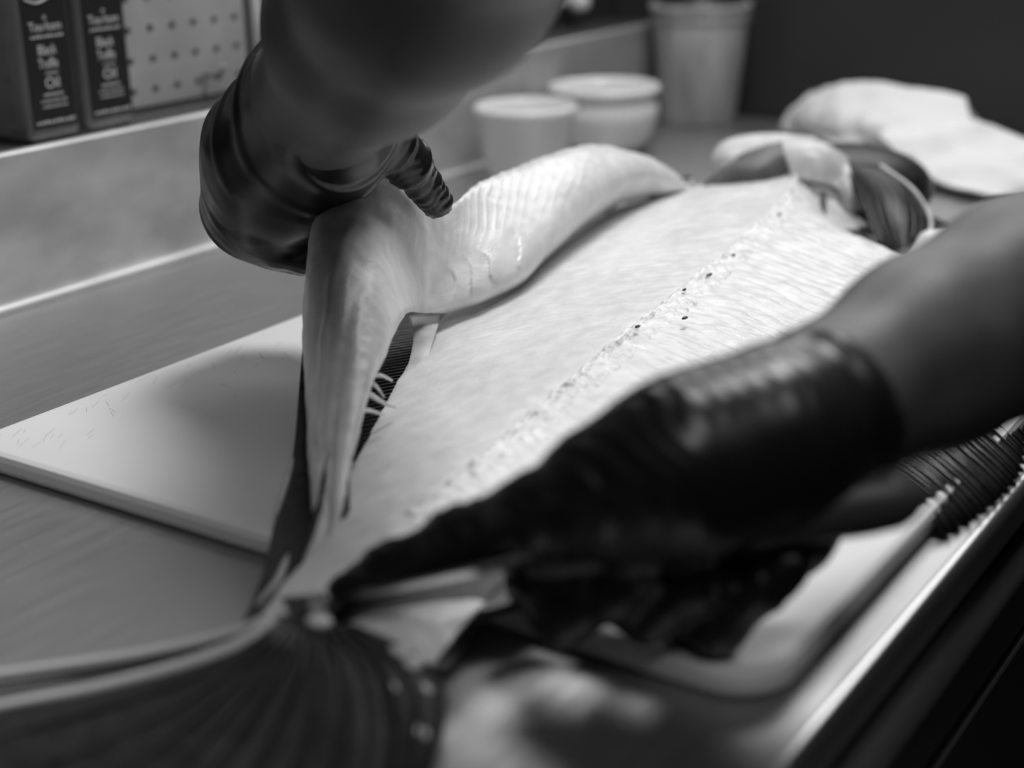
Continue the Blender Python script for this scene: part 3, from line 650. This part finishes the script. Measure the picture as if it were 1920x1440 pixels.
for kx in range(36):
    a = 2*math.pi*kx/36; p = [(c[0]+.0593*math.cos(a), c[1]+.0593*math.sin(a), Z0+z) for z in (.122, .128, .1335)]
    link('rim_rib', tube_mesh('rim_rib', p, .0009, 6), 'plastic', tub)
# towel: two folded layers of one crumpled cloth
def cloth(curves, amp, seed):
    g = loft([np.array(c) for c in curves], 90, 60); n_ = normals(g); n_ *= np.sign((n_*(CAM-g)).sum(2).mean())
    g = g+n_*(amp*vnoise(g, 22, seed)+amp*.55*(1-2*np.abs(vnoise(g, 34, seed+1))))[..., None]; g[..., 2] = np.maximum(g[..., 2], Z0+.004); return g, n_
W = lambda px, py, z: PZ(px, py, z)
g1, n1_ = cloth(([W(1466, 246, .003), W(1540, 262, .003), W(1640, 292, .003), W(1740, 318, .003), W(1860, 340, .003)],
                 [PD(1474, 222, 1.74), PD(1540, 240, 1.64), PD(1640, 258, 1.55), PD(1740, 262, 1.50), PD(1850, 275, 1.46)],
                 [PD(1498, 196, 1.73), PD(1555, 188, 1.65), PD(1650, 190, 1.58), PD(1740, 196, 1.54), PD(1820, 222, 1.51)],
                 [PD(1530, 182, 1.76), PD(1560, 172, 1.69), PD(1670, 167, 1.62), PD(1760, 178, 1.58), PD(1812, 190, 1.55)],
                 [W(1545, 238, .003), W(1600, 246, .003), W(1700, 262, .003), W(1790, 275, .003), W(1850, 290, .003)]), .0065, 21)
g2, n2_ = cloth(([PD(1648, 252, 1.50), PD(1700, 300, 1.46), PD(1770, 345, 1.415), PD(1850, 368, 1.385), PD(1990, 352, 1.385)],
                 [PD(1660, 240, 1.505), PD(1730, 268, 1.465), PD(1800, 310, 1.425), PD(1880, 330, 1.40), PD(2000, 325, 1.395)],
                 [PD(1690, 232, 1.52), PD(1765, 238, 1.49), PD(1840, 262, 1.455), PD(1915, 290, 1.43), PD(2000, 300, 1.42)],
                 [PD(1735, 222, 1.545), PD(1800, 224, 1.525), PD(1860, 238, 1.50), PD(1935, 266, 1.475), PD(2010, 285, 1.46)],
                 [PD(1800, 236, 1.56), PD(1850, 244, 1.545), PD(1900, 262, 1.53), PD(1960, 285, 1.51), PD(2020, 305, 1.49)]), .0065, 27)
tw = slab('kitchen_towel', g1, n1_, .003, 'towel'); t2 = slab('towel_fold', g2, n2_, .003, 'towel', tw)
tag(tw, 'crumpled white kitchen towel heaped beyond the fish head', 'towel')
g3 = loft([np.array([PD(x, y, d-.012) for x, y, d in c]) for c in ([(1556, 170, 1.665), (1592, 212, 1.61), (1640, 258, 1.555)], [(1518, 184, 1.695), (1556, 224, 1.635), (1612, 268, 1.575)], [(1482, 208, 1.73), (1512, 246, 1.685), (1575, 276, 1.60)])], 40, 30)
slab('towel_corner', g3, toward_cam(g3, normals(g3)), .003, 'towel', tw)
